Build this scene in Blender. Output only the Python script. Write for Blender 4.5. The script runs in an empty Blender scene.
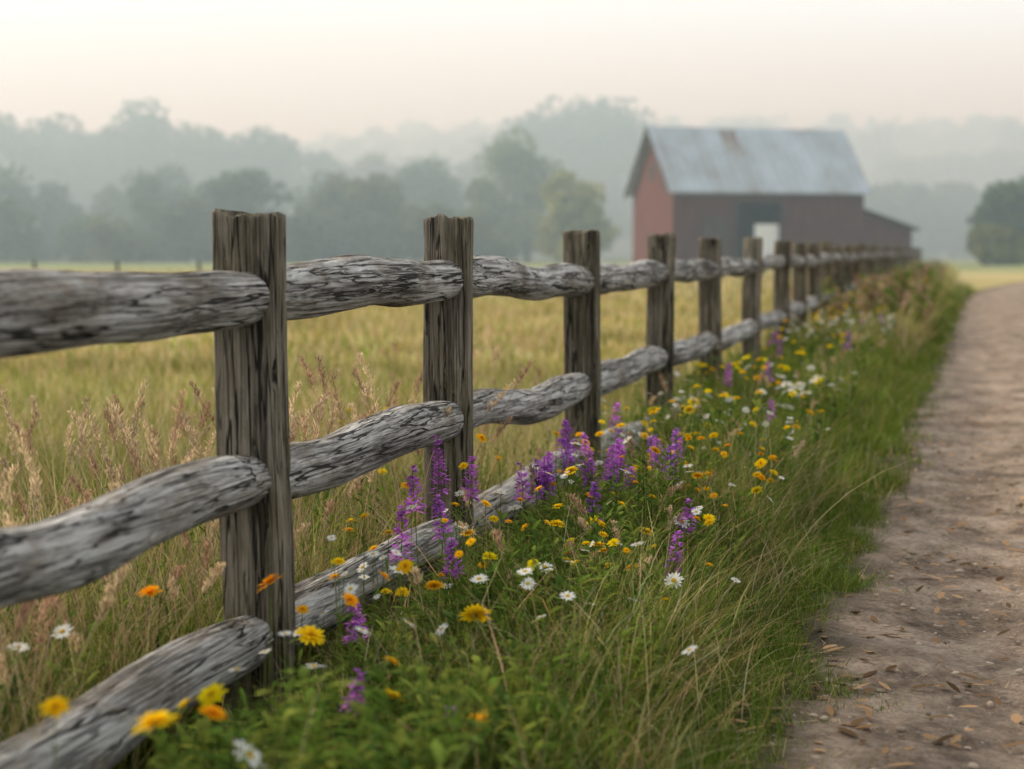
import bpy, math, random
import numpy as np
import bmesh
from mathutils import Vector, Matrix, noise
rng = np.random.default_rng(11)
random.seed(11)
scene = bpy.context.scene
COL = scene.collection
CAMZ = 1.35

# ------------------------------------------------------------------ helpers
def smooth(a, b, x):
    t = np.clip((x - a) / (b - a), 0, 1)
    return t * t * (3 - 2 * t)

def hill(x, y):
    x = np.asarray(x, float); y = np.asarray(y, float)
    return 25 * smooth(300, 620, y) * (1 + 0.22 * np.sin(x * 0.015 + 0.7) + 0.25 * smooth(60, 200, x))

def wob(x, y, s=1.0, p=0.0):
    return (np.sin(x * 1.7 * s + p) * np.cos(y * 1.3 * s + 1.3 * p) + np.sin((x * 0.7 + y) * 2.9 * s + p * 2) * 0.6
            + np.sin((x - 0.6 * y) * 5.3 * s + p) * 0.3) / 1.9

def fence_x(y):
    return -1.963 + 0.2536 * y
def path_l(y):
    y = np.asarray(y, float)
    return -0.47 + 0.2696 * y + 0.0022 * np.clip(y - 42, 0, None) ** 2
def path_r(y):
    return path_l(y) + 2.0
def lowcap(y, o):
    """plants stay short right beside the bottom rail in the first bays"""
    c = np.clip(.30 + o * 1.1, .25, 1)
    return np.where(y < 10.5, c, 1.0)

def add_obj(name, me, mats=(), parent=None):
    ob = bpy.data.objects.new(name, me)
    COL.objects.link(ob)
    if me is not None:
        for m in mats:
            me.materials.append(m)
    if parent is not None:
        ob.parent = parent
    return ob

def quad_mesh(name, V, F, C=None, mat=None, smooth_sh=False, parent=None):
    me = bpy.data.meshes.new(name)
    V = np.asarray(V, np.float32); F = np.asarray(F, np.int32)
    me.vertices.add(len(V)); me.vertices.foreach_set('co', V.ravel())
    me.loops.add(F.size); me.loops.foreach_set('vertex_index', F.ravel())
    me.polygons.add(len(F))
    me.polygons.foreach_set('loop_start', np.arange(0, F.size, 4, dtype=np.int32))
    if smooth_sh:
        me.polygons.foreach_set('use_smooth', np.ones(len(F), dtype=bool))
    me.update(calc_edges=True)
    if C is not None:
        a = me.color_attributes.new('Col', 'FLOAT_COLOR', 'POINT')
        C4 = np.ones((len(V), 4), np.float32); C4[:, :3] = C
        a.data.foreach_set('color', C4.ravel())
    return add_obj(name, me, [mat] if mat else [], parent)

class Acc:
    def __init__(s): s.V = []; s.F = []; s.C = []; s.n = 0
    def add(s, V, F, C):
        s.V.append(V); s.F.append(F + s.n); s.C.append(C); s.n += len(V)
    def build(s, name, mat, **k):
        return quad_mesh(name, np.concatenate(s.V), np.concatenate(s.F), np.concatenate(s.C), mat, **k)

def blades(base, L, w, az, el, droop, cb, ct, seg=3, shape='grass', twist=None):
    """strips growing from base; az heading, el elevation angle, droop downward curve"""
    N = len(base)
    L = np.broadcast_to(L, N); w = np.broadcast_to(w, N); az = np.broadcast_to(az, N)
    el = np.broadcast_to(el, N); droop = np.broadcast_to(droop, N)
    cb = np.broadcast_to(cb, (N, 3)); ct = np.broadcast_to(ct, (N, 3))
    t = np.linspace(0, 1, seg + 1)
    d = np.stack([np.cos(az), np.sin(az)], 1)
    if twist is None: twist = rng.normal(0, 0.7, N)
    pa = az + np.pi / 2 + twist
    p = np.stack([np.cos(pa), np.sin(pa), np.zeros(N)], 1)
    V = np.zeros((N, seg + 1, 2, 3)); C = np.zeros((N, seg + 1, 2, 3))
    for i, tt in enumerate(t):
        hor = L * (tt * np.cos(el) + 0.6 * droop * tt ** 2)
        ver = L * (tt * np.sin(el) - 0.55 * droop * tt ** 2.2)
        c = np.stack([base[:, 0] + d[:, 0] * hor, base[:, 1] + d[:, 1] * hor, base[:, 2] + ver], 1)
        if shape == 'grass': ww = 1 - 0.9 * tt ** 1.6
        elif shape == 'stem': ww = 1 - 0.3 * tt
        else: ww = 0.18 + 0.9 * math.sin(math.pi * min(1, tt * 0.93 + 0.03)) ** 0.8
        o = p * (w * ww * 0.5)[:, None]
        V[:, i, 0] = c - o; V[:, i, 1] = c + o
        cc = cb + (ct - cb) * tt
        C[:, i, 0] = cc; C[:, i, 1] = cc
    k = (seg + 1) * 2
    b = (np.arange(N) * k)[:, None, None]
    s = (np.arange(seg) * 2)[None, :, None]
    F = (b + s + np.array([0, 1, 3, 2])[None, None, :]).reshape(-1, 4)
    return V.reshape(-1, 3), F, C.reshape(-1, 3)

# ------------------------------------------------------------------ materials
def nm(name):
    m = bpy.data.materials.new(name); m.use_nodes = True
    nt = m.node_tree; nt.nodes.clear()
    out = nt.nodes.new('ShaderNodeOutputMaterial')
    return m, nt, out

def N(nt, t, **k):
    n = nt.nodes.new(t)
    for a, b in k.items():
        setattr(n, a, b)
    return n

def leaf_mat(name, transl=0.35):
    m, nt, out = nm(name)
    at = N(nt, 'ShaderNodeAttribute', attribute_name='Col')
    p = N(nt, 'ShaderNodeBsdfDiffuse')
    tr = N(nt, 'ShaderNodeBsdfTranslucent')
    mx = N(nt, 'ShaderNodeMixShader'); mx.inputs[0].default_value = transl
    nt.links.new(at.outputs['Color'], p.inputs['Color'])
    nt.links.new(at.outputs['Color'], tr.inputs['Color'])
    nt.links.new(p.outputs[0], mx.inputs[1]); nt.links.new(tr.outputs[0], mx.inputs[2])
    nt.links.new(mx.outputs[0], out.inputs[0])
    return m

def ramp(nt, stops, interp='LINEAR'):
    r = nt.nodes.new('ShaderNodeValToRGB'); cr = r.color_ramp; cr.interpolation = interp
    while len(cr.elements) < len(stops): cr.elements.new(0.5)
    for e, (p, c) in zip(cr.elements, stops):
        e.position = p; e.color = (c[0], c[1], c[2], 1)
    return r

def wood_mat(name, dark, mid, light, brown, crack_w=0.011, crack2_w=0.014, stain=(0.46, 0.64)):
    m, nt, out = nm(name); L = nt.links.new
    tc = N(nt, 'ShaderNodeTexCoord'); oi = N(nt, 'ShaderNodeObjectInfo')
    mul = N(nt, 'ShaderNodeMath', operation='MULTIPLY'); mul.inputs[1].default_value = 37.0
    L(oi.outputs['Random'], mul.inputs[0])
    add = N(nt, 'ShaderNodeVectorMath', operation='ADD')
    L(tc.outputs['Object'], add.inputs[0]); L(mul.outputs[0], add.inputs[1])
    def tex(sc, detail, rough, dist):
        mp = N(nt, 'ShaderNodeMapping'); mp.inputs['Scale'].default_value = sc
        L(add.outputs[0], mp.inputs['Vector'])
        n = N(nt, 'ShaderNodeTexNoise'); n.inputs['Scale'].default_value = 1
        n.inputs['Detail'].default_value = detail; n.inputs['Roughness'].default_value = rough
        n.inputs['Distortion'].default_value = dist
        L(mp.outputs[0], n.inputs['Vector'])
        return n.outputs['Fac']
    n1 = tex((0.9, 24, 24), 7, 0.7, 0.1)
    n2 = tex((2.8, 150, 150), 4, 0.7, 0.05)
    n3 = tex((0.65, 13, 13), 4, 0.55, 0.2)
    n5 = tex((1.1, 38, 38), 3, 0.5, 0.15)
    n4 = tex((2.6, 6, 6), 7, 0.75, 0.3)
    def crack(src, wd):
        s = N(nt, 'ShaderNodeMath', operation='SUBTRACT'); s.inputs[1].default_value = 0.5; L(src, s.inputs[0])
        a = N(nt, 'ShaderNodeMath', operation='ABSOLUTE'); L(s.outputs[0], a.inputs[0])
        mr = N(nt, 'ShaderNodeMapRange', interpolation_type='SMOOTHSTEP')
        mr.inputs['From Min'].default_value = wd * 0.25; mr.inputs['From Max'].default_value = wd
        L(a.outputs[0], mr.inputs['Value'])
        return mr.outputs[0]
    c1 = crack(n3, crack_w); c2 = crack(n5, crack2_w)
    mad = N(nt, 'ShaderNodeMath', operation='MULTIPLY_ADD'); mad.inputs[1].default_value = 0.6
    L(n2, mad.inputs[0]); L(n1, mad.inputs[2])
    rp = ramp(nt, [(0.62, dark), (0.74, mid), (0.92, light)]); L(mad.outputs[0], rp.inputs[0])
    r4 = ramp(nt, [(stain[0], (0, 0, 0)), (stain[1], (1, 1, 1))]); L(n4, r4.inputs[0])
    mb = N(nt, 'ShaderNodeMix', data_type='RGBA', blend_type='MULTIPLY')
    L(r4.outputs[0], mb.inputs[0]); L(rp.outputs[0], mb.inputs[6]); mb.inputs[7].default_value = (*brown, 1)
    cm = N(nt, 'ShaderNodeMath', operation='MULTIPLY'); L(c1, cm.inputs[0])
    mm = N(nt, 'ShaderNodeMapRange'); mm.inputs['To Min'].default_value = 0.38; L(c2, mm.inputs['Value'])
    L(mm.outputs[0], cm.inputs[1])
    mc = N(nt, 'ShaderNodeMix', data_type='RGBA')
    L(cm.outputs[0], mc.inputs[0]); mc.inputs[6].default_value = (0.016, 0.013, 0.010, 1); L(mb.outputs[2], mc.inputs[7])
    hs = N(nt, 'ShaderNodeMath', operation='MULTIPLY_ADD'); hs.inputs[1].default_value = 0.9
    L(cm.outputs[0], hs.inputs[0]); L(mad.outputs[0], hs.inputs[2])
    bp = N(nt, 'ShaderNodeBump'); bp.inputs['Strength'].default_value = 1.0; bp.inputs['Distance'].default_value = 0.014
    L(hs.outputs[0], bp.inputs['Height'])
    p = N(nt, 'ShaderNodeBsdfPrincipled'); p.inputs['Roughness'].default_value = 0.8
    p.inputs['Specular IOR Level'].default_value = 0.25
    L(mc.outputs[2], p.inputs['Base Color']); L(bp.outputs[0], p.inputs['Normal']); L(p.outputs[0], out.inputs[0])
    return m

M_rail = wood_mat('weathered_rail_wood', (0.065, 0.056, 0.049), (0.24, 0.225, 0.21), (0.56, 0.545, 0.53), (0.46, 0.39, 0.32), 0.017, 0.020)
M_post = wood_mat('weathered_post_wood', (0.030, 0.024, 0.018), (0.11, 0.091, 0.067), (0.27, 0.232, 0.18), (0.58, 0.58, 0.40), 0.018, 0.016)
M_grass = leaf_mat('grass_blade', 0.48)
M_leaf = leaf_mat('broad_leaf', 0.38)
M_petal = leaf_mat('petal', 0.4)
M_dry = leaf_mat('dry_seed', 0.38)
M_stone = leaf_mat('pebble_stone', 0.0)
M_tree = leaf_mat('tree_foliage', 0.25)

def simple_noise_mat(name, stops, scale=3.0, rough=0.9, bump=0.2, bscale=30, dist=0.02, coord='Object', mscale=(1, 1, 1), detail=6):
    m, nt, out = nm(name); L = nt.links.new
    tc = N(nt, 'ShaderNodeTexCoord'); mp = N(nt, 'ShaderNodeMapping'); mp.inputs['Scale'].default_value = mscale
    L(tc.outputs[coord], mp.inputs['Vector'])
    n = N(nt, 'ShaderNodeTexNoise'); n.inputs['Scale'].default_value = scale; n.inputs['Detail'].default_value = detail
    n.inputs['Roughness'].default_value = 0.65
    L(mp.outputs[0], n.inputs['Vector'])
    r = ramp(nt, stops); L(n.outputs['Fac'], r.inputs[0])
    n2 = N(nt, 'ShaderNodeTexNoise'); n2.inputs['Scale'].default_value = bscale; n2.inputs['Detail'].default_value = 5
    L(mp.outputs[0], n2.inputs['Vector'])
    b = N(nt, 'ShaderNodeBump'); b.inputs['Strength'].default_value = bump; b.inputs['Distance'].default_value = dist
    L(n2.outputs['Fac'], b.inputs['Height'])
    p = N(nt, 'ShaderNodeBsdfPrincipled'); p.inputs['Roughness'].default_value = rough
    p.inputs['Specular IOR Level'].default_value = 0.2
    L(r.outputs[0], p.inputs['Base Color']); L(b.outputs[0], p.inputs['Normal']); L(p.outputs[0], out.inputs[0])
    return m

# ------------------------------------------------------------------ ground
def ground():
    ys = np.concatenate([np.linspace(-12, 30, 85), np.linspace(31, 120, 60), np.linspace(125, 700, 80), np.linspace(740, 2500, 20)])
    xs = np.concatenate([np.linspace(-900, -60, 40), np.linspace(-58, 60, 120), np.linspace(65, 900, 40)])
    X, Y = np.meshgrid(xs, ys)
    Z = hill(X, Y) + 0.02 * wob(X, Y, 0.5) - 0.03
    inpath = (X > path_l(Y) - 0.9) & (X < path_r(Y) + 0.9) & (Y < 130)
    Z = np.where(inpath, -0.05, Z)
    V = np.stack([X, Y, Z], -1).reshape(-1, 3)
    nx = len(xs); i = np.arange(len(ys) - 1)[:, None] * nx + np.arange(nx - 1)[None]
    F = np.stack([i, i + 1, i + nx + 1, i + nx], -1).reshape(-1, 4)
    m, nt, out = nm('meadow_ground'); L = nt.links.new
    g = N(nt, 'ShaderNodeNewGeometry'); sp = N(nt, 'ShaderNodeSeparateXYZ'); L(g.outputs['Position'], sp.inputs[0])
    def nz(sc, ms, det=6):
        mp = N(nt, 'ShaderNodeMapping'); mp.inputs['Scale'].default_value = ms; L(g.outputs['Position'], mp.inputs['Vector'])
        n = N(nt, 'ShaderNodeTexNoise'); n.inputs['Scale'].default_value = sc; n.inputs['Detail'].default_value = det
        n.inputs['Roughness'].default_value = 0.65; L(mp.outputs[0], n.inputs['Vector']); return n.outputs['Fac']
    a = nz(0.35, (0.5, 1, 1)); b = nz(0.06, (0.35, 1, 1))
    r1 = ramp(nt, [(0.30, (0.15, 0.15, 0.05)), (0.46, (0.35, 0.28, 0.12)), (0.66, (0.45, 0.36, 0.19))]); L(a, r1.inputs[0])
    r2 = ramp(nt, [(0.38, (0.17, 0.18, 0.065)), (0.5, (0.36, 0.30, 0.14)), (0.62, (0.45, 0.36, 0.20))]); L(b, r2.inputs[0])
    mx = N(nt, 'ShaderNodeMix', data_type='RGBA'); mx.inputs[0].default_value = 0.55
    L(r1.outputs[0], mx.inputs[6]); L(r2.outputs[0], mx.inputs[7])
    def step(a0, a1):
        mr = N(nt, 'ShaderNodeMapRange', interpolation_type='SMOOTHSTEP'); mr.inputs['From Min'].default_value = a0; mr.inputs['From Max'].default_value = a1
        L(sp.outputs['Y'], mr.inputs['Value']); return mr.outputs[0]
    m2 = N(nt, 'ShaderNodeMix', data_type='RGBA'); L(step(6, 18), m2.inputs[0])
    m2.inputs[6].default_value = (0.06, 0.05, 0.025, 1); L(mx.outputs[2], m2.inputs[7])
    m3 = N(nt, 'ShaderNodeMix', data_type='RGBA'); L(step(80, 150), m3.inputs[0])
    L(m2.outputs[2], m3.inputs[6]); m3.inputs[7].default_value = (0.21, 0.24, 0.11, 1)
    m4 = N(nt, 'ShaderNodeMix', data_type='RGBA'); L(step(200, 250), m4.inputs[0])
    L(m3.outputs[2], m4.inputs[6]); m4.inputs[7].default_value = (0.06, 0.08, 0.04, 1)
    bp = N(nt, 'ShaderNodeBump'); bp.inputs['Strength'].default_value = 0.6; bp.inputs['Distance'].default_value = 0.15
    L(nz(3.0, (1, 1, 1)), bp.inputs['Height'])
    p = N(nt, 'ShaderNodeBsdfDiffuse')
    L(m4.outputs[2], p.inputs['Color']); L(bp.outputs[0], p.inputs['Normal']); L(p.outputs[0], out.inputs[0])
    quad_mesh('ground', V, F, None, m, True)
ground()

# ------------------------------------------------------------------ dirt path
def path():
    ys = np.concatenate([np.arange(1.5, 12, 0.03), np.arange(12, 30, 0.12), np.arange(30, 110, 0.5)])
    us = np.linspace(0, 1, 100)
    U, Y = np.meshgrid(us, ys)
    l = path_l(Y) - 0.35 + 0.07 * wob(Y * 0, Y, 1.3); r = path_r(Y) + 0.3 + 0.07 * wob(Y * 0, Y, 1.1, 2)
    X = l + (r - l) * U
    Z = np.zeros_like(X)
    flat = Z.ravel(); xr = X.ravel(); yr = Y.ravel(); ur = U.ravel()
    ec = np.zeros(len(flat))
    for i in range(len(flat)):
        x, y = xr[i], yr[i]
        a = noise.noise(Vector((x * 2.2, y * 1.3, 0))) * 0.024
        n2 = noise.noise(Vector((x * 7, y * 6, 3))); b = n2 * 0.014
        c = noise.noise(Vector((x * 24, y * 20, 7))) * 0.007
        u = ur[i]
        du = min(u, 1 - u) * 2.65 + 0.18 * noise.noise(Vector((x * 2.5, y * 2.5, 11))) + .08 * n2
        edge = 0.04 * max(0, 1 - du / 0.35) ** 1.5
        rut = -0.02 * (math.exp(-((u - 0.32) / 0.09) ** 2) + math.exp(-((u - 0.8) / 0.09) ** 2))
        flat[i] = a + b + c - edge + rut + 0.012
        e = max(0.0, min(1.0, (du - .16) / .36)); ec[i] = e * e * (3 - 2 * e)
    V = np.stack([xr, yr, flat], 1)
    nx = len(us); i = np.arange(len(ys) - 1)[:, None] * nx + np.arange(nx - 1)[None]
    F = np.stack([i, i + 1, i + nx + 1, i + nx], -1).reshape(-1, 4)
    m, nt, out = nm('dirt_and_gravel'); L = nt.links.new
    g = N(nt, 'ShaderNodeNewGeometry'); at = N(nt, 'ShaderNodeAttribute', attribute_name='Col')
    def nz(sc, det=6, rough=0.6, ms=(1, 1, 1)):
        mp = N(nt, 'ShaderNodeMapping'); mp.inputs['Scale'].default_value = ms; L(g.outputs['Position'], mp.inputs['Vector'])
        n = N(nt, 'ShaderNodeTexNoise'); n.inputs['Scale'].default_value = sc; n.inputs['Detail'].default_value = det
        n.inputs['Roughness'].default_value = rough; L(mp.outputs[0], n.inputs['Vector']); return n.outputs['Fac']
    a = nz(2.6, 10, 0.78, (1, 0.7, 1)); r1 = ramp(nt, [(0.37, (0.09, 0.064, 0.046)), (0.46, (0.195, 0.144, 0.108)), (0.55, (0.30, 0.23, 0.178)), (0.68, (0.40, 0.32, 0.255))]); L(a, r1.inputs[0])
    v = N(nt, 'ShaderNodeTexVoronoi'); v.inputs['Scale'].default_value = 60; L(g.outputs['Position'], v.inputs['Vector'])
    bw = N(nt, 'ShaderNodeRGBToBW'); L(v.outputs['Color'], bw.inputs[0])
    r2 = ramp(nt, [(0.1, (0.6, 0.58, 0.55)), (0.5, (0.95, 0.95, 0.95)), (0.9, (1.25, 1.22, 1.2))]); L(bw.outputs[0], r2.inputs[0])
    mx = N(nt, 'ShaderNodeMix', data_type='RGBA', blend_type='MULTIPLY'); mx.inputs[0].default_value = 0.6
    L(r1.outputs[0], mx.inputs[6]); L(r2.outputs[0], mx.inputs[7])
    me_ = N(nt, 'ShaderNodeMix', data_type='RGBA'); L(at.outputs['Fac'], me_.inputs[0])
    me_.inputs[6].default_value = (.075, .057, .037, 1); L(mx.outputs[2], me_.inputs[7])
    h = N(nt, 'ShaderNodeMath', operation='MULTIPLY_ADD'); h.inputs[1].default_value = -0.4; L(v.outputs['Distance'], h.inputs[0]); L(nz(26, 9, 0.75), h.inputs[2])
    bp = N(nt, 'ShaderNodeBump'); bp.inputs['Strength'].default_value = 1.0; bp.inputs['Distance'].default_value = 0.02
    L(h.outputs[0], bp.inputs['Height'])
    p = N(nt, 'ShaderNodeBsdfPrincipled'); p.inputs['Roughness'].default_value = 0.9; p.inputs['Specular IOR Level'].default_value = 0.15
    L(me_.outputs[2], p.inputs['Base Color']); L(bp.outputs[0], p.inputs['Normal']); L(p.outputs[0], out.inputs[0])
    quad_mesh('dirt_path', V, F, np.stack([ec] * 3, 1), m, True)
path()

def pebbles():
    n = 4200
    y = 2.5 + 14 * rng.random(n) ** 1.4; u = rng.random(n) ** 1.2
    x = path_l(y) - 0.12 + u * 2.2
    s = 0.003 + 0.014 * rng.random(n) ** 5
    T = []
    for j, (ph, rr) in enumerate([(-0.6, .75), (0.05, 1.0), (0.65, .6)]):
        for k in range(6):
            a = k * math.pi / 3 + j * 0.3
            T.append((rr * math.cos(a), rr * math.sin(a), ph))
    T = np.array(T)
    Fq = []
    for j in range(2):
        for k in range(6):
            Fq.append([j * 6 + k, j * 6 + (k + 1) % 6, (j + 1) * 6 + (k + 1) % 6, (j + 1) * 6 + k])
    Fq += [[12, 13, 14, 15], [12, 15, 16, 17]]
    Fq = np.array(Fq)
    sc = np.stack([s * rng.uniform(.7, 1.4, n), s * rng.uniform(.7, 1.4, n), s * rng.uniform(.4, .8, n)], 1)
    a = rng.random(n) * 6.28
    P = T[None] * sc[:, None] * rng.uniform(.8, 1.2, (n, 18, 1))
    X = P[..., 0] * np.cos(a)[:, None] - P[..., 1] * np.sin(a)[:, None] + x[:, None]
    Y = P[..., 0] * np.sin(a)[:, None] + P[..., 1] * np.cos(a)[:, None] + y[:, None]
    Z = P[..., 2] + 0.008
    V = np.stack([X, Y, Z], -1).reshape(-1, 3)
    F = (np.arange(n) * 18)[:, None, None] + Fq[None]
    g = rng.uniform(.5, 1.35, (n, 1)) * np.array([[.31, .25, .20]])
    C = np.repeat(g, 18, 0)
    quad_mesh('path_pebbles', V, F.reshape(-1, 4), C, M_stone, True)
    A = Acc()
    n = 2800
    y = 2.8 + 12 * rng.random(n) ** 1.3; x = path_l(y) - 0.3 + rng.random(n) ** 1.9 * 2.2
    b = np.stack([x, y, np.full(n, .018)], 1)
    c = np.array([.48, .38, .24]) * rng.uniform(.3, 1.2, (n, 1))
    A.add(*blades(b, rng.uniform(.02, .14, n), rng.uniform(.0018, .005, n), rng.random(n) * 6.28, 0.04, 0.02, c, c, 2))
    n = 1200
    y = 2.8 + 12 * rng.random(n) ** 1.3; x = path_l(y) - 0.25 + rng.random(n) ** 1.4 * 2.2
    b = np.stack([x, y, np.full(n, .014)], 1)
    c = np.array([.27, .17, .095]) * rng.uniform(.3, 1.9, (n, 1))
    A.add(*blades(b, rng.uniform(.025, .085, n), rng.uniform(.014, .034, n), rng.random(n) * 6.28, 0.25, 0.15, c, c, 3, 'leaf', twist=rng.normal(0, .2, n)))
    A.build('path_litter', M_dry)
pebbles()

# ------------------------------------------------------------------ fence
def log_mesh(name, Ln, ra, kind, nr, nl, seed, mat, bend=0.02):
    V = []; F = []
    for i in range(nl + 1):
        t = i / nl; x = t * Ln
        if kind == 'rail':
            cy = bend * noise.noise(Vector((x * 0.9, seed, 0))) * 2 * math.sin(math.pi * t)
            cz = bend * noise.noise(Vector((x * 1.1, seed, 5))) * 2.6 * math.sin(math.pi * t)
            rr = ra * (0.93 + 0.14 * noise.noise(Vector((x * 1.3, seed, 9))) + 0.08 * math.sin(math.pi * t))
            rr *= 1 + 0.06 * noise.noise(Vector((x * 3.5, seed, 19)))
            e_ = min(t, 1 - t) * Ln
            rr *= 0.90 + 0.10 * min(1, e_ / .22)
        else:
            cy = 0.012 * noise.noise(Vector((x * 1.2, seed, 0))); cz = 0.012 * noise.noise(Vector((x * 1.2, seed, 5)))
            rr = ra * (1 + 0.04 * noise.noise(Vector((x * 2, seed, 9))))
        for j in range(nr):
            a = 2 * math.pi * j / nr
            ca, sa = math.cos(a), math.sin(a)
            if kind == 'rail':
                rad = 1 + 0.11 * noise.noise(Vector((ca * 1.0 + seed * 3, sa * 1.0, x * 0.8)))
                rad += 0.04 * noise.noise(Vector((ca * 2.5, sa * 2.5 + seed, x * 2.2)))
            else:
                e = 9.0
                rad = 1 / ((abs(ca) ** e + abs(sa) ** e) ** (1 / e))
                rad *= 1 - 0.04 * abs(noise.noise(Vector((ca * 2, sa * 2, x * 5 + seed))))
            g = noise.noise(Vector((ca * 4.5 + seed, sa * 4.5, x * 0.7)))
            crack = -0.12 * max(0, 1 - abs(g) / 0.045) if nr > 30 else 0
            fine = 0.024 * noise.noise(Vector((ca * 15, sa * 15 + seed, x * 1.2)))
            q = rr * rad * (1 + crack + fine)
            xx = x
            if kind == 'post' and i == nl:
                xx += 0.02 * noise.noise(Vector((ca * 2, sa * 2, seed)))
            V.append((xx, cy + q * ca, cz + q * sa * (1 if kind == 'rail' else 0.85)))
    for i in range(nl):
        for j in range(nr):
            a = i * nr + j; b = i * nr + (j + 1) % nr
            F.append((a, b, b + nr, a + nr))
    for end, i0 in ((0, 0), (1, nl * nr)):
        last = i0
        for s in (0.9, 0.55, 0.2):
            st = len(V)
            for j in range(nr):
                v = V[i0 + j]
                off = (0.006 if s == 0.9 else 0.003) + 0.008 * noise.noise(Vector((v[1] * 50, v[2] * 50, s + seed)))
                V.append((v[0] + (off if end else -off), v[1] * s, v[2] * s))
            for j in range(nr):
                a = last + j; b = last + (j + 1) % nr; c = st + (j + 1) % nr; d = st + j
                F.append((a, b, c, d) if end else (d, c, b, a))
            last = st
        F.append(tuple(last + j for j in range(nr)) if end else tuple(last + nr - 1 - j for j in range(nr)))
    me = bpy.data.meshes.new(name); me.from_pydata(V, [], F)
    me.polygons.foreach_set('use_smooth', [True] * len(F)); me.update()
    me.materials.append(mat)
    return me

fence = add_obj('split_rail_fence', None)
PY = [2.45, 4.9, 6.79, 9.2, 11.6, 14.05, 16.85, 19.6]
while PY[-1] < 92: PY.append(PY[-1] + 2.45)
TOP = [1.46, 1.445, 1.467, 1.440, 1.445, 1.438, 1.460, 1.445]
R1 = [1.205, 1.215, 1.24, 1.19, 1.195, 1.19, 1.20]
R2 = [0.73, 0.708, 0.695, 0.645, 0.640, 0.61, 0.61]
R3 = [0.24, 0.255, 0.235, 0.225, 0.19, 0.15, 0.12]
TILT = [0, .5, .25, .2, -.3, .3]
def g(l, i, d): return l[i] if i < len(l) else d + random.uniform(-.025, .025)
pts = []
for i, y in enumerate(PY):
    x = float(fence_x(y)) + (random.uniform(-.02, .02) if i > 5 else 0)
    pts.append((x, y, g(TOP, i, 1.45), g(R1, i, 1.2), g(R2, i, .62), g(R3, i, .12)))
for i, (x, y, tz, a, b, c) in enumerate(pts):
    near = i < 6
    me = log_mesh('post', tz + 0.1, 0.092, 'post', 80 if near else 24, 110 if near else 14, i * 3.3 + 1.7, M_post)
    ob = add_obj('post_%d' % (i + 1), me, parent=fence)
    rz = math.radians(-7 + random.uniform(-3, 3))
    tl = TILT[i] if i < len(TILT) else random.uniform(-1, 1)
    Rm = Matrix.Rotation(math.radians(-tl), 4, 'Y') @ Matrix.Rotation(rz, 4, 'Z') @ Matrix(((0, 1, 0, 0), (0, 0, 1, 0), (1, 0, 0, 0), (0, 0, 0, 1)))
    ob.matrix_world = Matrix.Translation((x, y, -0.1)) @ Rm
for i in range(len(pts) - 1):
    A = pts[i]; B = pts[i + 1]
    for k in range(3):
        if k == 2 and i > 12: continue
        p0 = Vector((A[0], A[1], A[3 + k] + (0.006 if k == 0 else 0))); p1 = Vector((B[0], B[1], B[3 + k]))
        d = p1 - p0
        near = i < 5
        me = log_mesh('rail', d.length, [0.082, 0.085, 0.088][k], 'rail', 80 if near else 18, 110 if near else 14, i * 7.7 + k * 2.1 + 1, M_rail)
        ob = add_obj('rail_%d_%d' % (i + 1, k + 1), me, parent=fence)
        xa = d.normalized(); za = Vector((0, 0, 1)); ya = za.cross(xa).normalized(); za = xa.cross(ya)
        Rm = Matrix((xa, ya, za)).transposed().to_4x4()
        ob.matrix_world = Matrix.Translation(p0) @ Rm

# ------------------------------------------------------------------ grasses
G = np.array
def palette(n, cols, probs, jit=0.25):
    idx = rng.choice(len(cols), n, p=probs)
    return G(cols)[idx] * rng.uniform(1 - jit, 1 + jit, (n, 1))
GREEN = [(.10, .155, .022), (.15, .205, .032), (.06, .105, .018), (.24, .25, .055)]
DRY = [(.44, .34, .165), (.34, .255, .11), (.54, .44, .26)]

A = Acc()
def verge(n, y0, y1, o0, o1, hmin, hmax, w, cols, probs, el=(60, 88), droop=(.05, .5), per=14, spread=.04, seg=3, pw=1.0, over=0.0):
    k = n // per + 1
    yy = y0 + (y1 - y0) * rng.random(k) ** pw
    oo = rng.uniform(o0, o1, k)
    xx = fence_x(yy) + oo
    hs = rng.uniform(.6, 1.35, k)
    tint = rng.uniform(.6, 1.3, (k, 1)) * (1 + rng.normal(0, .09, (k, 3)))
    idx = rng.integers(0, k, n)
    x = xx[idx] + rng.normal(0, spread, n); y = yy[idx] + rng.normal(0, spread, n)
    pe = path_l(y) + 0.17 * wob(x * 2, y, 2.0) - .02 + over + rng.normal(0, .06, k)[idx]
    keep = x < pe
    x, y, idx = x[keep], y[keep], idx[keep]; n = len(x)
    h = (hmin + (hmax - hmin) * rng.random(n)) * hs[idx] * (0.45 + 0.55 * np.clip((path_l(y) - x) / .4, 0, 1))
    h *= (1 + .35 * wob(x, y, 1.2)) * lowcap(y, x - fence_x(y))
    c = palette(n, cols, probs) * tint[idx] * (1 + .2 * wob(x, y, .8, 1))[:, None]
    base = np.stack([x, y, np.full(n, -.02)], 1)
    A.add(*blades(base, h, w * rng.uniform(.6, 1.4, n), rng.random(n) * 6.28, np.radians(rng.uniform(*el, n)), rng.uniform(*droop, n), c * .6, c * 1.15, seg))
mix = GREEN + DRY
verge(46000, 2.2, 9, .12, 1.15, .16, .42, .0045, mix, [.27, .27, .16, .17, .05, .03, .05])
verge(12000, 2.2, 5.2, .05, .4, .22, .42, .0045, mix, [.25, .26, .16, .18, .06, .04, .05])
verge(9000, 2.2, 9, -.3, .12, .14, .34, .0045, mix, [.25, .26, .16, .18, .06, .04, .05])
verge(12000, 4.6, 10, .22, 1.1, .36, .64, .004, mix, [.2, .22, .08, .2, .11, .06, .13], per=7, droop=(.2, .8))
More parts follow.
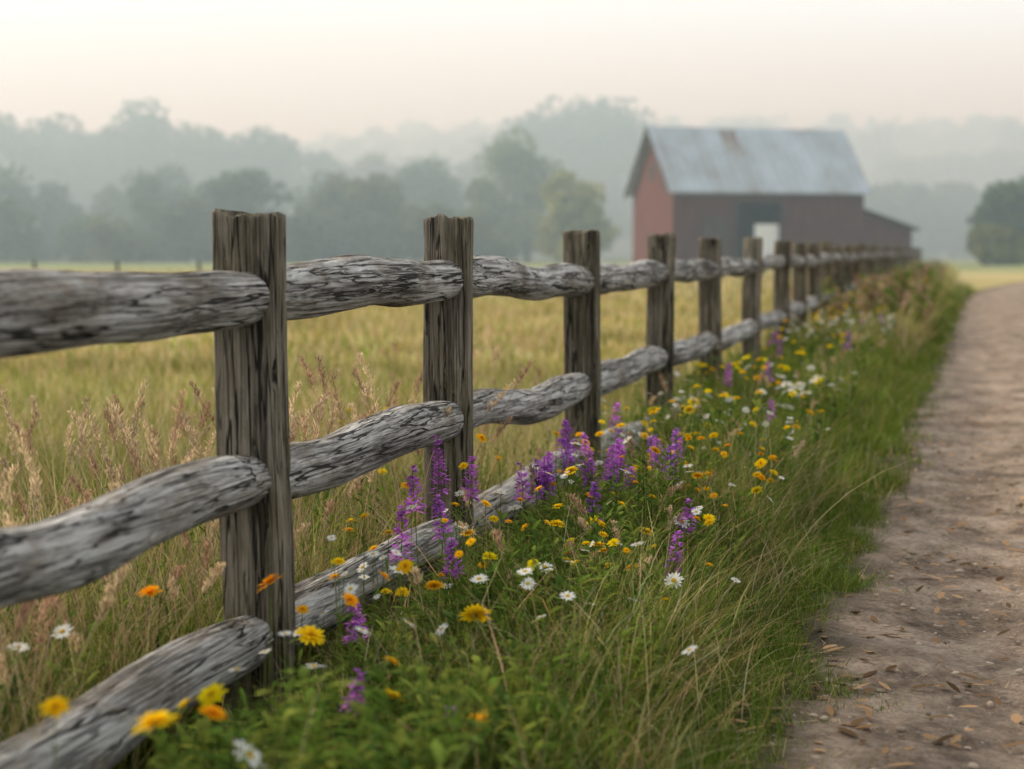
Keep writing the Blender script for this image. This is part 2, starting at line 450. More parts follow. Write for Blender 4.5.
verge(4200, 2.6, 9, .2, 1.35, .32, .68, .0033, DRY, [.4, .2, .4], per=4, droop=(.4, 1.2), seg=5)
verge(36000, 9, 20, -.3, 1.15, .18, .44, .007, mix, [.25, .25, .11, .2, .07, .04, .08])
verge(24000, 20, 45, -.4, 1.5, .3, .62, .014, mix, [.13, .16, .06, .2, .16, .12, .17], seg=2)
verge(14000, 45, 95, -.5, 1.8, .4, .75, .03, mix, [.12, .15, .08, .2, .15, .14, .16], seg=2)
verge(44000, 2.6, 9, .9, 1.65, .07, .28, .0036, mix, [.32, .38, .14, .13, .01, .01, .01], droop=(.1, .7), per=26, spread=.035)
verge(9000, 2.6, 9, 1.2, 1.95, .04, .14, .0034, mix, [.25, .3, .1, .15, .07, .05, .08], droop=(.2, .8), per=34, spread=.03, over=.20)
verge(30000, 9, 22, .95, 2.0, .09, .28, .007, mix, [.28, .34, .1, .18, .03, .03, .04], per=20, spread=.06, seg=2)
verge(20000, 22, 60, 1.1, 2.4, .10, .30, .018, mix, [.25, .3, .1, .2, .06, .03, .06], per=12, spread=.12, seg=2)
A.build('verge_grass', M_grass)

A = Acc()
n = 26000
y = 6 + 84 * rng.random(n); x = path_r(y) - .05 + rng.random(n) ** 1.3 * (1.5 + y * .16) + .1 * wob(y, y)
c = palette(n, mix, [.18, .25, .07, .2, .12, .08, .1])
A.add(*blades(np.stack([x, y, np.full(n, -.02)], 1), rng.uniform(.08, .3, n), .004 + y * .0005, rng.random(n) * 6.28, np.radians(rng.uniform(60, 88, n)), rng.uniform(.1, .5, n), c * .6, c * 1.1, 2))
A.build('roadside_grass', M_grass)

A = Acc()
def field(n, y0, y1, wl, hmin, hmax, w, cols, probs, per, spread, seg=3, gap=.12, drp=(.05, .55), base_dark=.6):
    k = n // per + 1
    yy = y0 + (y1 - y0) * rng.random(k)
    xr = fence_x(yy) - gap; xl = np.minimum(-.36 * yy - .8, xr - 1.5) - wl
    xx = xl + (xr - xl) * rng.random(k)
    hs = rng.uniform(.7, 1.25, k)
    pt = wob(xx, yy * 1.5, .3, .5)
    tint = (1 + .27 * pt)[:, None] * rng.uniform(.8, 1.2, (k, 1)) * (1 + rng.normal(0, .06, (k, 3)))
    idx = rng.integers(0, k, n)
    x = xx[idx] + rng.normal(0, spread, n); y = yy[idx] + rng.normal(0, spread, n)
    h = rng.uniform(hmin, hmax, n) * hs[idx]
    c = palette(n, cols, probs) * tint[idx]
    A.add(*blades(np.stack([x, y, np.full(n, -.03)], 1), h, w * rng.uniform(.6, 1.4, n), rng.random(n) * 6.28,
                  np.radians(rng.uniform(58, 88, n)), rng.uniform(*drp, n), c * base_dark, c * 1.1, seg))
field(66000, 3.0, 9, .2, .18, .46, .005, mix, [.19, .18, .14, .18, .13, .09, .09], 14, .05)
field(9000, 3.0, 11, .2, .45, .78, .0035, mix, [.08, .09, .03, .2, .22, .18, .20], 5, .06)
field(52000, 9, 20, .5, .13, .32, .010, mix, [.11, .13, .03, .26, .20, .10, .17], 14, .10, 2, base_dark=.8)
field(44000, 20, 45, 1, .12, .28, .024, mix, [.04, .08, .0, .24, .27, .12, .25], 12, .25, 2, base_dark=.9)
field(36000, 45, 110, 4, .12, .28, .06, mix, [.03, .08, .0, .24, .26, .12, .27], 14, .6, 2, base_dark=.9)
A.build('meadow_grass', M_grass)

# ------------------------------------------------------------------ leafy weeds
def weeds(name, npl, y0, y1, o0, o1, hmin, hmax, ll, lw, cols, nl=12, sc=1.0):
    A = Acc()
    y = y0 + (y1 - y0) * rng.random(npl) ** 1.2; o = rng.uniform(o0, o1, npl); x = fence_x(y) + o
    h = rng.uniform(hmin, hmax, npl) * (1 + .3 * wob(x, y, 1.1, 2))
    if o1 > 0: h = h * lowcap(y, o)
    az = rng.random(npl) * 6.28; el = np.radians(rng.uniform(72, 90, npl))
    c = palette(npl, cols, np.ones(len(cols)) / len(cols))
    b = np.stack([x, y, np.zeros(npl)], 1)
    for q in (0, 1.57):
        A.add(*blades(b, h, .004 * sc, az, el, .05, c * .8, c * .9, 2, 'stem', twist=np.full(npl, q)))
    for k in range(nl):
        f = (k + rng.random(npl)) / nl
        f = .1 + .9 * f
        hor = h * f * np.cos(el) + .03 * h * f * f
        bb = np.stack([x + np.cos(az) * hor, y + np.sin(az) * hor, h * f * np.sin(el) - .0275 * h * f ** 2.2], 1)
        cc = c * rng.uniform(.7, 1.3, (npl, 1))
        A.add(*blades(bb, ll * (1.15 - .6 * f) * rng.uniform(.7, 1.3, npl), lw * rng.uniform(.7, 1.3, npl), rng.random(npl) * 6.28,
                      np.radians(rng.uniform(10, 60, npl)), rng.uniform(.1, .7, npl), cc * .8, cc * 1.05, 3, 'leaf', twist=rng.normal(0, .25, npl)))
    A.build(name, M_leaf)
WG = [(.09, .15, .024), (.125, .18, .032), (.06, .105, .022), (.18, .21, .04)]
weeds('leafy_weeds', 1500, 2.4, 8.5, .15, 1.15, .14, .44, .075, .014, WG, 14)
weeds('leafy_weeds', 420, 2.7, 5.2, .25, 1.0, .28, .48, .085, .017, WG, 16)
weeds('leafy_weeds', 460, 5.0, 9.5, .35, .95, .38, .56, .075, .013, WG, 18)
weeds('leafy_weeds', 1500, 8.5, 26, -.1, 1.2, .15, .46, .10, .03, WG, 12, 2)
weeds('leafy_weeds', 800, 3.2, 9, -1.6, -.15, .15, .5, .08, .012, WG, 12)
weeds('hedgerow_weeds', 1000, 24, 80, -.3, 1.5, .4, .95, .2, .08, WG + [(.30, .2, .13), (.34, .21, .17), (.36, .27, .15)], 12, 4)

# ------------------------------------------------------------------ tall seed-head grass
def seeds(name, pl):
    A = Acc()
    for (x, y, h, az, lean) in pl:
        c = (G([.48, .365, .235]) if random.random() < .6 else G([.36, .235, .155])) * random.uniform(.75, 1.25)
        el = math.radians(90 - lean); dr = random.uniform(.06, .34)
        for q in (0, 1.57):
            A.add(*blades(G([[x, y, 0]]), h, .0034, az, el, dr, c * .7, c, 6, 'stem', twist=G([q])))
        lo = random.uniform(.76, .86)
        m = 100; f = rng.uniform(lo, 1.0, m)
        hor = h * (f * math.cos(el) + .6 * dr * f ** 2); ver = h * (f * math.sin(el) - .55 * dr * f ** 2.2)
        jj = rng.normal(0, .006, (m, 2))
        b = np.stack([x + math.cos(az) * hor + jj[:, 0], y + math.sin(az) * hor + jj[:, 1], ver], 1)
        cc = c * rng.uniform(.6, 1.6, (m, 1))
        wd = np.sin((f - lo) / (1 - lo) * 2.7 + .25)
        A.add(*blades(b, (.009 + .014 * wd) * rng.uniform(.6, 1.4, m), .0042, rng.random(m) * 6.28, np.radians(rng.uniform(45, 85, m)), .15, cc, cc * 1.15, 2, 'leaf'))
        A.add(*blades(G([[x, y, h * .15]] * 3), h * .4, .005, rng.random(3) * 6.28, np.radians(rng.uniform(50, 75, 3)), .6, c * .8, c, 4))
    A.build(name, M_dry)
pl = []
for _ in range(80):
    y = random.uniform(4.6, 6.4); o = random.uniform(-1.0, -.25)
    pl.append((float(fence_x(y)) + o, y, random.uniform(.6, 1.04), random.uniform(0, 6.28), random.uniform(3, 20)))
for _ in range(46):
    y = random.uniform(5.7, 7.8); o = random.uniform(-.6, -.12)
    pl.append((float(fence_x(y)) + o, y, random.uniform(.66, 1.1), random.uniform(0, 6.28), random.uniform(3, 20)))
for _ in range(60):
    y = random.uniform(3.6, 5.0); o = random.uniform(-.8, -.15)
    pl.append((float(fence_x(y)) + o, y, random.uniform(.45, .78), random.uniform(0, 6.28), random.uniform(5, 30)))
for _ in range(120):
    y = random.uniform(3.4, 14); o = random.uniform(-2.6, -.12)
    pl.append((float(fence_x(y)) + o, y, random.uniform(.4, .82), random.uniform(0, 6.28), random.uniform(3, 22)))
for _ in range(26):
    y = random.uniform(5.2, 8.5); o = random.uniform(.3, .9)
    pl.append((float(fence_x(y)) + o, y, random.uniform(.42, .62), random.uniform(0, 6.28), random.uniform(5, 28)))
for _ in range(60):
    y = random.uniform(6, 26); o = random.uniform(.2, 1.1)
    pl.append((float(fence_x(y)) + o, y, random.uniform(.35, .62), random.uniform(0, 6.28), random.uniform(5, 25)))
seeds('seed_head_grass', pl)

# ------------------------------------------------------------------ flowers
def rotm(tilt, az, spin):
    R = Matrix.Rotation(az, 3, 'Z') @ Matrix.Rotation(tilt, 3, 'Y') @ Matrix.Rotation(spin, 3, 'Z')
    return np.array(R)
def disc_template(r, hgt, col):
    V = []; F = []; nr = 8
    for j, (rr, z) in enumerate([(1, 0), (.8, .7), (.35, 1.0)]):
        for k in range(nr):
            V.append((r * rr * math.cos(k * 6.283 / nr), r * rr * math.sin(k * 6.283 / nr), hgt * z))
    for j in range(2):
        for k in range(nr):
            F.append([j * nr + k, j * nr + (k + 1) % nr, (j + 1) * nr + (k + 1) % nr, (j + 1) * nr + k])
    F += [[16, 17, 18, 19], [16, 19, 20, 23], [20, 21, 22, 23]]
    return G(V), G(F), np.tile(G(col), (len(V), 1))
def head(kind):
    T = Acc()
    if kind == 'daisy':
        n = 15; a = np.arange(n) * 6.283 / n + rng.normal(0, .06, n)
        b = np.stack([np.cos(a) * .006, np.sin(a) * .006, np.zeros(n)], 1)
        T.add(*blades(b, rng.uniform(.018, .023, n), .0078, a, rng.uniform(0, .35, n), .25, G([.75, .74, .70]), G([.82, .82, .80]), 3, 'leaf', twist=rng.normal(0, .08, n)))
        T.add(*disc_template(.008, .005, (.65, .42, .04)))
    else:
        for lay, (nn, l, e) in enumerate([(16, .030, .10), (14, .023, .45), (10, .014, .9)]):
            a = np.arange(nn) * 6.283 / nn + rng.normal(0, .08, nn) + lay * .2
            b = np.stack([np.cos(a) * .004, np.sin(a) * .004, np.full(nn, .002 * lay)], 1)
            T.add(*blades(b, l * rng.uniform(.88, 1.1, nn), .0095, a, np.full(nn, e) + rng.normal(0, .08, nn), .2, G([.78, .31, .008]), G([.92, .46, .01]), 3, 'leaf', twist=rng.normal(0, .1, nn)))
        T.add(*disc_template(.008, .006, (.35, .13, .02)))
    return np.concatenate(T.V), np.concatenate(T.F), np.concatenate(T.C)
DA = [head('daisy') for _ in range(4)]; CA = [head('cal') for _ in range(4)]

def flowers(name, lst, temps, tintf, stemw=.003):
    A = Acc()
    for (x, y, z, s) in lst:
        V, F, C = random.choice(temps)
        R = rotm(random.uniform(.1, .8), random.uniform(0, 6.28), random.uniform(0, 6.28))
        A.add(V @ R.T * s + G([x, y, z]), F, C * tintf(y))
        az = random.uniform(0, 6.28); off = random.uniform(.0, .12) * z
        bx, by = x + math.cos(az) * off, y + math.sin(az) * off
        L = math.hypot(off, z); el = math.atan2(z, max(off, 1e-4))
        sc = max(1, y / 7)
        c = G([.10, .15, .03])
        for q in (0, 1.57):
            A.add(*blades(G([[bx, by, 0]]), L, stemw * sc, az + math.pi, el, 0.0, c, c, 2, 'stem', twist=G([q])))
        nl = 4; f = rng.uniform(.2, .85, nl)
        b = np.stack([bx + (x - bx) * f, by + (y - by) * f, z * f], 1)
        A.add(*blades(b, rng.uniform(.03, .07, nl), .009, rng.random(nl) * 6.28, rng.uniform(.3, 1, nl), .4, c, c * 1.2, 3, 'leaf'))
    return A.build(name, M_petal)
def fp(y, o, h, s=1.0): return (float(fence_x(y)) + o, y, h, s)
def clumped(n, y0, y1, o0, o1, pw=1.0, per=5, sp=.14):
    out = []
    while len(out) < n:
        yc = y0 + (y1 - y0) * random.random() ** pw; oc = random.uniform(o0, o1); k = 1 + int(random.expovariate(1 / per))
        s = sp * (1 + yc / 18)
        for _ in range(k): out.append((yc + random.gauss(0, s * 2), min(o1 + .1, max(o0, oc + random.gauss(0, s)))))
    return out[:n]
orange = [fp(4.48, .2, .49, 1.15), fp(4.45, -.1, .47, .9), fp(2.95, .6, .54, 1.1), fp(3.42, .5, .43, .8), fp(4.35, .35, .38, 1.15), fp(4.5, .4, .44, .7), fp(3.9, .7, .34, 1),
          fp(4.6, .7, .38, 1.2), fp(3.87, .9, .28, 1.2), fp(5.7, .8, .38, .9), fp(5.9, .62, .42, .8), fp(6.1, .7, .40, .7), fp(5.5, .75, .36, .7), fp(5.95, .3, .38, .8), fp(3.2, .3, .5, .8),
          fp(3.6, .42, .42, .9), fp(3.75, .3, .36, .8), fp(4.15, .62, .36, .7), fp(4.9, .5, .4, .8), fp(3.1, .75, .36, .9),
          fp(9.3, .55, .5, 1.1), fp(9.8, .5, .5, 1.0), fp(10.2, .62, .5, .9), fp(10.6, .4, .52, .9), fp(9.0, .7, .44, .9), fp(10.9, .75, .46, .9), fp(11.5, .9, .40, 1.0), fp(12.4, 1.0, .42, 1.0), fp(12.9, .95, .40, 1.0), fp(13.4, 1.1, .36, 1.0)]
for (y, o) in clumped(130, 4.4, 9.5, .2, 1.1, 1.0, 4): orange.append(fp(y, o, random.uniform(.34, .58), random.uniform(.35, .75)))
for (y, o) in clumped(230, 8, 45, -.1, 1.15, 1.3): orange.append(fp(y, o, random.uniform(.3, .56) + .004 * y, random.uniform(.5, .9)))
for _ in range(22):
    y = random.uniform(4.5, 12); orange.append(fp(y, random.uniform(-1.6, -.15), random.uniform(.3, .55), .7))
yel = lambda y: G([random.uniform(.85, 1.05), random.uniform(.95, 1.5) + (.2 if y > 8 else 0), 1.2])
flowers('orange_wildflowers', orange, CA, yel)
white = [fp(5.65, .38, .44, 1.2), fp(6.0, .45, .46, 1), fp(6.3, .5, .54, 1), fp(6.2, 1.0, .38, 1.2), fp(5.4, 1.1, .32, 1.1), fp(5.0, .6, .4, 1), fp(5.2, .3, .39, 1), fp(5.3, .72, .38, 1), fp(3.9, .35, .40, 1), fp(3.3, .62, .38, 1.3), fp(4.1, .45, .36, 1.1),
         fp(4.3, -.25, .40, 1), fp(4.0, -.2, .43, 1), fp(7.2, .4, .55, 1), fp(7.8, .5, .5, 1), fp(3.7, .6, .36, .8), fp(4.5, .55, .38, .8)]
for _ in range(16):
    white.append(fp(random.uniform(11.2, 12.8), random.uniform(.75, 1.05), random.uniform(.26, .5), random.uniform(1.3, 1.9)))
for (y, o) in clumped(120, 4.4, 10, .2, 1.2, 1.0, 3): white.append(fp(y, o, random.uniform(.32, .56), random.uniform(.4, .85)))
for (y, o) in clumped(250, 9, 45, -.1, 1.1, 1.3): white.append(fp(y, o, random.uniform(.34, .56) + .004 * y, random.uniform(.6, 1.1)))
flowers('white_daisies', white, DA, lambda y: random.uniform(.9, 1.05))

def spikes(name, lst):
    A = Acc()
    for (x, y, z, s) in lst:
        s *= 1.12
        hl = .16 * s; az = random.uniform(0, 6.28)
        c = G([.10, .14, .035]); lean = random.uniform(0, .12)
        for q in (0, 1.57):
            A.add(*blades(G([[x, y, 0]]), z + hl * .5, .0045, az, 1.5, lean, c, c, 4, 'stem', twist=G([q])))
        m = int(80 * min(1.2, s)); f = rng.random(m) ** .85
        Lt = z + hl * .5
        tt = (z - hl * .5 + hl * f) / Lt
        hor = Lt * (tt * math.cos(1.5) + .6 * lean * tt ** 2)
        a = rng.random(m) * 6.28
        r = .004 + .013 * (1 - f)
        b = np.stack([x + math.cos(az) * hor + r * np.cos(a), y + math.sin(az) * hor + r * np.sin(a), Lt * (tt * math.sin(1.5) - .55 * lean * tt ** 2.2)], 1)
        hue = random.random()
        cc = (G([.40, .12, .60]) * (1 - hue) + G([.62, .19, .66]) * hue) * rng.uniform(.5, 1.5, (m, 1))
        for rep in range(2):
            A.add(*blades(b, (.011 + .016 * (1 - f)) * rng.uniform(.7, 1.3, m), .0115, a + rng.normal(0, .6, m), rng.uniform(-.3, .9, m), .25, cc * .8, np.minimum(cc * 1.2, .85), 2, 'leaf'))
        nl = 9; g2 = rng.uniform(.1, .75, nl) * z
        b = np.stack([np.full(nl, x), np.full(nl, y), g2], 1)
        A.add(*blades(b, rng.uniform(.05, .09, nl), .011, rng.random(nl) * 6.28, rng.uniform(.3, 1.0, nl), .4, c, c * 1.2, 3, 'leaf'))
    A.build(name, M_petal)
pur = [fp(5.92, .15, .55, 1.0), fp(6.04, .2, .60, 1.2), fp(6.2, .22, .54, .9), fp(5.52, .2, .46, 1.0), fp(5.8, .3, .48, .8), fp(7.65, .3, .52, 1.1), fp(7.14, .5, .50, 1.3), fp(7.3, .52, .47, 1.2), fp(7.25, .43, .44, 1.1), fp(7.1, .6, .42, 1), fp(7.08, .8, .52, 1.0),
       fp(5.84, 1.0, .34, .9), fp(6.2, 1.0, .40, .7), fp(4.9, .3, .32, .7), fp(4.18, .5, .30, .7), fp(4.05, .8, .26, .5), fp(6.8, .35, .48, .9), fp(8.4, .3, .55, .9), fp(6.6, .35, .48, .9), fp(7.0, .28, .48, .9), fp(5.3, .45, .42, .8), fp(6.4, .6, .44, .8)]
for _ in range(16): pur.append(fp(random.uniform(6.0, 8.2), random.uniform(.25, .85), random.uniform(.38, .54), random.uniform(.6, 1.0)))
for _ in range(10): pur.append(fp(random.uniform(8, 24), random.uniform(0, 1.1), random.uniform(.4, .6), random.uniform(.6, 1)))
spikes('purple_wildflowers', pur)

# ------------------------------------------------------------------ trees
def tube(A, p0, p1, r0, r1, col, n=6):
    p0 = G(p0, float); p1 = G(p1, float); d = p1 - p0; d = d / np.linalg.norm(d)
    u = np.cross(d, [0.3, 1, 0.1]); u /= np.linalg.norm(u); v = np.cross(d, u)
    a = np.arange(n) * 6.283 / n
    ring = np.cos(a)[:, None] * u + np.sin(a)[:, None] * v
    V = np.concatenate([p0 + ring * r0, p1 + ring * r1])
    F = G([[k, (k + 1) % n, n + (k + 1) % n, n + k] for k in range(n)])
    A.add(V, F, np.tile(G(col), (len(V), 1)))
def tree(A, x, y, H, R, col, nleaf, ls, clumps=16, z0=None):
    z = float(hill(x, y)) if z0 is None else z0
    tk = (.07, .055, .045)
    tube(A, (x, y, z - .3), (x, y, z + H * .45), H * .028, H * .018, tk)
    tube(A, (x, y, z + H * .45), (x + R * .1, y, z + H * .85), H * .018, H * .006, tk)
    cs = []
    for k in range(clumps):
        f = rng.random(); zz = z + H * (.12 + .76 * f)
        prof = math.sin(math.pi * min(1, (.15 + .78 * f)) ** .9) ** .5
        a = rng.random() * 6.28; rr = R * prof * rng.uniform(.2, .78)
        c = G([x + rr * math.cos(a), y + rr * math.sin(a), zz]); cr = R * rng.uniform(.32, .5)
        cs.append((c, cr))
        if k % 2 == 0:
            tube(A, (x, y, z + H * (.15 + .5 * f)), c, H * .01, H * .003, tk, 4)
    per = nleaf // clumps
    for c, cr in cs:
        d = rng.normal(0, 1, (per, 3)); d /= np.linalg.norm(d, axis=1)[:, None]
        rad = cr * rng.random(per) ** .4
        p = c + d * rad[:, None] * G([1, 1, .8])
        n1 = rng.normal(0, 1, (per, 3)); n1 /= np.linalg.norm(n1, axis=1)[:, None]
        n2 = np.cross(n1, rng.normal(0, 1, (per, 3))); n2 /= np.linalg.norm(n2, axis=1)[:, None]
        s = ls * rng.uniform(.6, 1.4, (per, 1))
        V = np.stack([p - n1 * s, p + n2 * s * .6, p + n1 * s, p - n2 * s * .6], 1).reshape(-1, 3)
        F = np.arange(per * 4).reshape(-1, 4)
        cc = G(col) * rng.uniform(.75, 1.3) * rng.uniform(.75, 1.25, (per, 1))
        A.add(V, F, np.repeat(cc, 4, 0))
TC = [(.070, .100, .050), (.082, .110, .050), (.065, .088, .055), (.11, .115, .05)]
A = Acc()
x = -118.0
while x < -8:
    y = random.uniform(190, 225); H = random.uniform(9.0, 12.6)
    tree(A, x, y, H, H * .48, random.choice(TC), 3000, .4, 20)
    x += random.uniform(3.8, 6.0)
for _ in range(60):
    xx = random.uniform(-112, 0); tree(A, xx, random.uniform(184, 205), random.uniform(3.5, 7.5), random.uniform(3.0, 4.6), random.choice(TC), 1000, .4, 10)
A.build('distant_treeline', M_tree)
for (x, y, H, R, c) in ((1.8, 205, 15.2, 6.0, (.15, .18, .07)), (6.0, 182, 9.8, 4.6, (.25, .26, .09)), (-3.0, 200, 9.5, 4.0, (.14, .17, .06)), (47.5, 168, 8.2, 4.2, (.07, .10, .035)), (53, 172, 9.6, 4.6, (.07, .10, .035)), (59, 176, 9.8, 4.6, (.08, .10, .04)), (44, 160, 3.2, 3.0, (.16, .17, .05))):
    A = Acc(); tree(A, x, y, H, R, c, 5200, .34, 26); A.build('deciduous_tree', M_tree)
A = Acc()
for (x, y, H) in ((-96, 290, 23), (-84, 285, 24), (-77, 295, 25), (-66, 290, 22), (-58, 292, 27), (-51, 290, 22), (-40, 290, 22), (-31, 295, 18), (-22, 290, 18), (-104, 290, 22), (-72, 300, 22), (-46, 300, 20), (-14, 295, 17), (-6, 300, 18), (3, 310, 25), (9, 315, 28), (15.5, 310, 29), (22, 310, 25), (30, 315, 17),
                  (54, 285, 11), (60, 280, 12.5), (66, 282, 12), (72, 285, 13.5), (79, 280, 13), (86, 285, 15), (94, 285, 14), (50, 290, 11), (44, 295, 11), (38, 300, 11)):
    tree(A, x, y, H, H * .40, random.choice(TC), 4600, .58, 30)
A.build('woodland_trees', M_tree)
A = Acc()
for _ in range(260):
    y = random.uniform(400, 660); x = random.uniform(-.36 * y, .36 * y)
    H = random.uniform(12, 19)
    tree(A, x, y, H, H * .5, random.choice(TC), 560, 1.0, 10)
A.build('hillside_woodland', M_tree)

# ------------------------------------------------------------------ barn
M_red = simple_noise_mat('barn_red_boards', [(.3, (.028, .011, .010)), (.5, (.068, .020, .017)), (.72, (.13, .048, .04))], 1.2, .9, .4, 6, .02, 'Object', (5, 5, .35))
M_gab_lit = simple_noise_mat('barn_gable_sunlit_boards', [(.3, (.055, .015, .012)), (.5, (.11, .028, .02)), (.72, (.165, .058, .042))], 1.2, .9, .4, 6, .02, 'Object', (5, 5, .35))  # same red boards, lighter: sunlight on this gable is put into the colour
M_tin = simple_noise_mat('tin_roof', [(.28, (.17, .14, .12)), (.35, (.27, .28, .29)), (.50, (.33, .37, .41)), (.75, (.43, .50, .56))], .42, .45, .2, 4, .02, 'Object', (1, .5, .5), 4)
M_rust = simple_noise_mat('rusty_tin', [(.3, (.16, .12, .10)), (.5, (.22, .18, .16)), (.7, (.32, .32, .32))], .9, .8, .2, 4, .02)
M_white = simple_noise_mat('white_paint', [(.3, (.62, .62, .62)), (.7, (.75, .75, .74))], 2)
M_dark = simple_noise_mat('dark_timber', [(.3, (.030, .017, .015)), (.7, (.06, .04, .035))], 2)
barn = add_obj('red_barn', None)
barn.matrix_world = Matrix.Translation((11.9, 130, 0)) @ Matrix.Rotation(math.radians(15), 4, 'Z')
Lb, W, EH, RH = 15.5, 9.0, 6.1, 10.6
def prism(name, poly, axis, a0, a1, mat, parent):
    n = len(poly); V = []
    for a in (a0, a1):
        for (p, q) in poly: V.append((a, p, q) if axis == 'x' else (p, a, q))
    F = [tuple(range(n)), tuple(range(2 * n - 1, n - 1, -1))] + [(k, (k + 1) % n, n + (k + 1) % n, n + k) for k in range(n)]
    me = bpy.data.meshes.new(name); me.from_pydata(V, [], F); me.update()
    bm = bmesh.new(); bm.from_mesh(me); bmesh.ops.recalc_face_normals(bm, faces=bm.faces); bm.to_mesh(me); bm.free()
    return add_obj(name, me, [mat], parent)
def box(name, x0, x1, y0, y1, z0, z1, mat, parent): return prism(name, [(y0, z0), (y1, z0), (y1, z1), (y0, z1)], 'x', x0, x1, mat, parent)
gab = [(0, 0), (W, 0), (W, EH), (W / 2, RH), (0, EH)]
prism('gable_wall', gab, 'x', 0, .15, M_gab_lit, barn)
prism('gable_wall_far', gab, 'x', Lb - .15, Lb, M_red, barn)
box('back_wall', .15, Lb - .15, W - .15, W, 0, EH, M_red, barn)
o0, o1, oh = 5.1, 8.7, 4.9
box('front_wall_a', .15, o0, 0, .15, 0, EH, M_red, barn)
box('front_wall_b', o1, Lb - .15, 0, .15, 0, EH, M_red, barn)
box('front_wall_lintel', o0, o1, 0, .15, oh, EH, M_red, barn)
box('door_frame_a', o0 - .2, o0, -.06, -.003, 0, oh + .2, M_dark, barn)
box('door_frame_b', o1, o1 + .2, -.06, -.003, 0, oh + .2, M_dark, barn)
box('door_frame_top', o0, o1, -.06, -.003, oh, oh + .2, M_dark, barn)
box('white_door', 6.7, 8.65, .3, .4, 0, 3.3, M_white, barn)
box('loft_floor', .2, Lb - .2, .2, W - .2, 5.2, 5.35, M_dark, barn)
box('sliding_door', 2.2, 4.6, -.12, -.04, 0, 3.9, M_dark, barn)
box('loft_hatch', -.05, -.003, W / 2 - .6, W / 2 + .6, 6.6, 7.9, M_dark, barn)
for k in range(26):
    xx = .3 + k * .6
    if xx > Lb - .2: break
    if o0 - .3 < xx < o1 + .3:
        box('batten', xx, xx + .09, -.045, -.003, oh + .25, EH, M_red, barn)
    else:
        box('batten', xx, xx + .09, -.045, -.003, 0, EH, M_red, barn)
sl = (RH - EH) / (W / 2); ov = .55
def roofpoly(sign):
    if sign < 0: a = (-ov, EH - ov * sl + .02); b = (W / 2, RH + .02)
    else: a = (W + ov, EH - ov * sl + .02); b = (W / 2, RH + .02)
    return [a, b, (b[0], b[1] + .14), (a[0], a[1] + .14)]
prism('roof_slope', roofpoly(-1), 'x', -.5, Lb + .4, M_tin, barn)
prism('roof_slope_back', roofpoly(1), 'x', -.5, Lb + .4, M_tin, barn)
for (u0, u1, t0, t1) in ((5.3, 6.6, .60, .96),):
    p = roofpoly(-1)
    def at_(t, dz): return (p[3][0] + (p[2][0] - p[3][0]) * t, p[3][1] + (p[2][1] - p[3][1]) * t + dz)
    prism('roof_patch', [at_(t0, .006), at_(t1, .006), at_(t1, .03), at_(t0, .03)], 'x', u0, u1, M_rust, barn)
for k in range(24):
    xx = -.45 + k * .7
    p = roofpoly(-1)
    prism('roof_seam', [(p[3][0], p[3][1] + .003), (p[2][0], p[2][1] + .003), (p[2][0], p[2][1] + .09), (p[3][0], p[3][1] + .09)], 'x', xx, xx + .09, M_tin, barn)
for s in (-1, 1):
    p = roofpoly(s)
    prism('barge_board', [(q[0], q[1] - .3 if i < 2 else q[1]) for i, q in enumerate(p)], 'x', -.56, -.503, M_dark, barn)
box('leanto_front', Lb + .003, Lb + 4.5, .8, .95, 0, 2.95, M_red, barn)
prism('leanto_end', [(.95, 0), (7.5, 0), (7.5, 2.95), (.95, 2.95)], 'x', Lb + 4.35, Lb + 4.5, M_red, barn)
prism('leanto_infill', [(Lb + .003, 2.953), (Lb + 4.4, 2.953), (Lb + .003, 4.4)], 'y', .82, .93, M_red, barn)
prism('leanto_roof', [(Lb + .003, 4.45), (Lb + 4.95, 2.85), (Lb + 4.95, 3.0), (Lb + .003, 4.62)], 'y', .3, 7.8, M_dark, barn)

fs = add_obj('field_fence', None)
for k in range(14):
    xx = -26 + k * 2.9
    box('stake', xx, xx + .1, 62 + k * .4, 62.1 + k * .4, 0, .95, M_dark, fs)

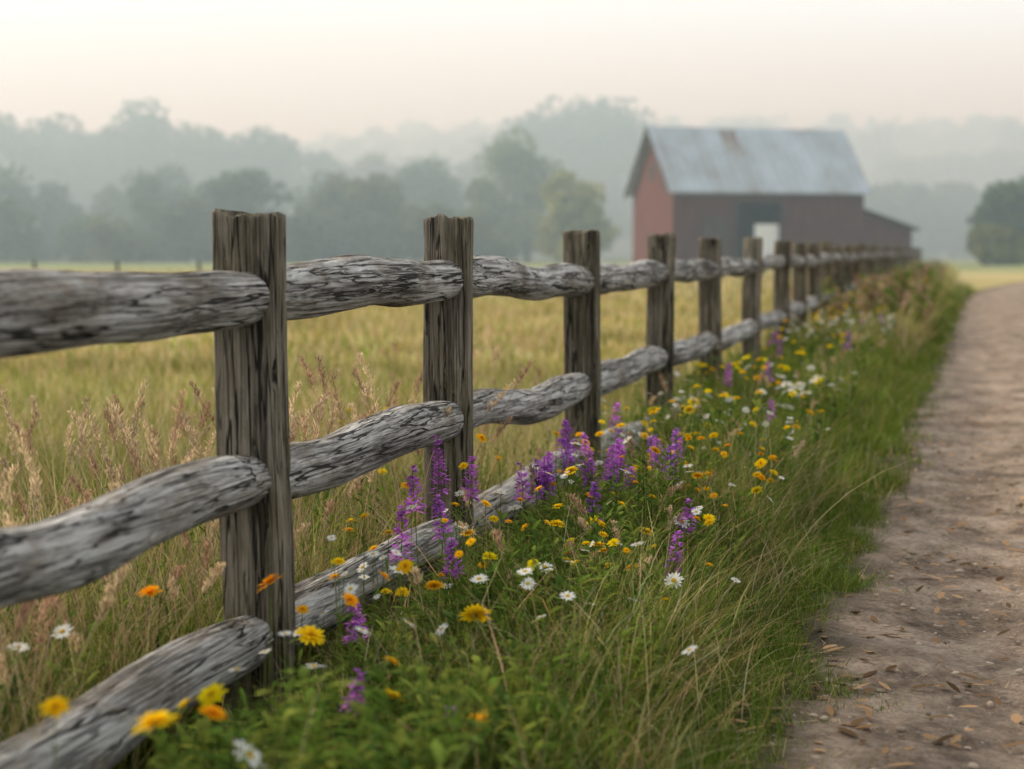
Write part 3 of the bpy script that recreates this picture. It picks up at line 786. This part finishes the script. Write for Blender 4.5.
# ------------------------------------------------------------------ mist
def mist(y0, y1, zt, dens):
    mv = [(sx * 420, y, z) for z in (-3, zt) for (sx, y) in ((-1, y0), (1, y0), (1, y1), (-1, y1))]
    me = bpy.data.meshes.new('morning_mist')
    me.from_pydata(mv, [], [(0, 3, 2, 1), (4, 5, 6, 7), (0, 1, 5, 4), (1, 2, 6, 5), (2, 3, 7, 6), (3, 0, 4, 7)]); me.update()
    m, nt, out = nm('mist'); v = N(nt, 'ShaderNodeVolumeScatter'); v.inputs['Color'].default_value = (.70, .91, 1, 1)
    v.inputs['Density'].default_value = dens; v.inputs['Anisotropy'].default_value = 0.25
    nt.links.new(v.outputs[0], out.inputs['Volume']); add_obj('morning_mist', me, [m])
mist(40, 152, 24, .0017)
mist(153, 330, 28, .0058)
mist(331, 900, 60, .0058)

# ------------------------------------------------------------------ light
w = bpy.data.worlds.new('World'); scene.world = w; w.use_nodes = True
nt = w.node_tree; nt.nodes.clear(); L = nt.links.new
sky = N(nt, 'ShaderNodeTexSky', sky_type='NISHITA'); sky.sun_disc = False
SE, SA = math.radians(32), math.radians(-58)
sky.sun_elevation = SE; sky.sun_rotation = SA
sky.air_density = 1.0; sky.dust_density = 4.0
hs = N(nt, 'ShaderNodeHueSaturation'); hs.inputs['Saturation'].default_value = .2; L(sky.outputs[0], hs.inputs['Color'])
mx = N(nt, 'ShaderNodeMix', data_type='RGBA'); mx.inputs[0].default_value = .75; L(hs.outputs[0], mx.inputs[6]); mx.inputs[7].default_value = (13.4, 13.9, 13.9, 1)
bg = N(nt, 'ShaderNodeBackground'); bg.inputs['Strength'].default_value = .1
ow = N(nt, 'ShaderNodeOutputWorld'); L(mx.outputs[2], bg.inputs[0]); L(bg.outputs[0], ow.inputs[0])
sd = bpy.data.lights.new('sun', 'SUN'); sd.energy = 4.0; sd.angle = math.radians(6); sd.color = (1, .85, .64)
so = bpy.data.objects.new('sun', sd); COL.objects.link(so)
dirv = Vector((math.sin(SA) * math.cos(SE), math.cos(SA) * math.cos(SE), math.sin(SE)))
so.rotation_euler = dirv.to_track_quat('Z', 'Y').to_euler()

# ------------------------------------------------------------------ camera
cd = bpy.data.cameras.new('camera'); cd.lens = 61.4; cd.sensor_width = 36; cd.clip_end = 5000; cd.clip_start = .05
cd.dof.use_dof = True; cd.dof.focus_distance = 6.0; cd.dof.aperture_fstop = 2.1
co = bpy.data.objects.new('camera', cd); COL.objects.link(co)
co.location = (0, 0, CAMZ); co.rotation_euler = (math.radians(90 - 4.4), 0, 0)
scene.camera = co
scene.view_settings.view_transform = 'Standard'; scene.view_settings.look = 'None'; scene.view_settings.exposure = 0
print('done')
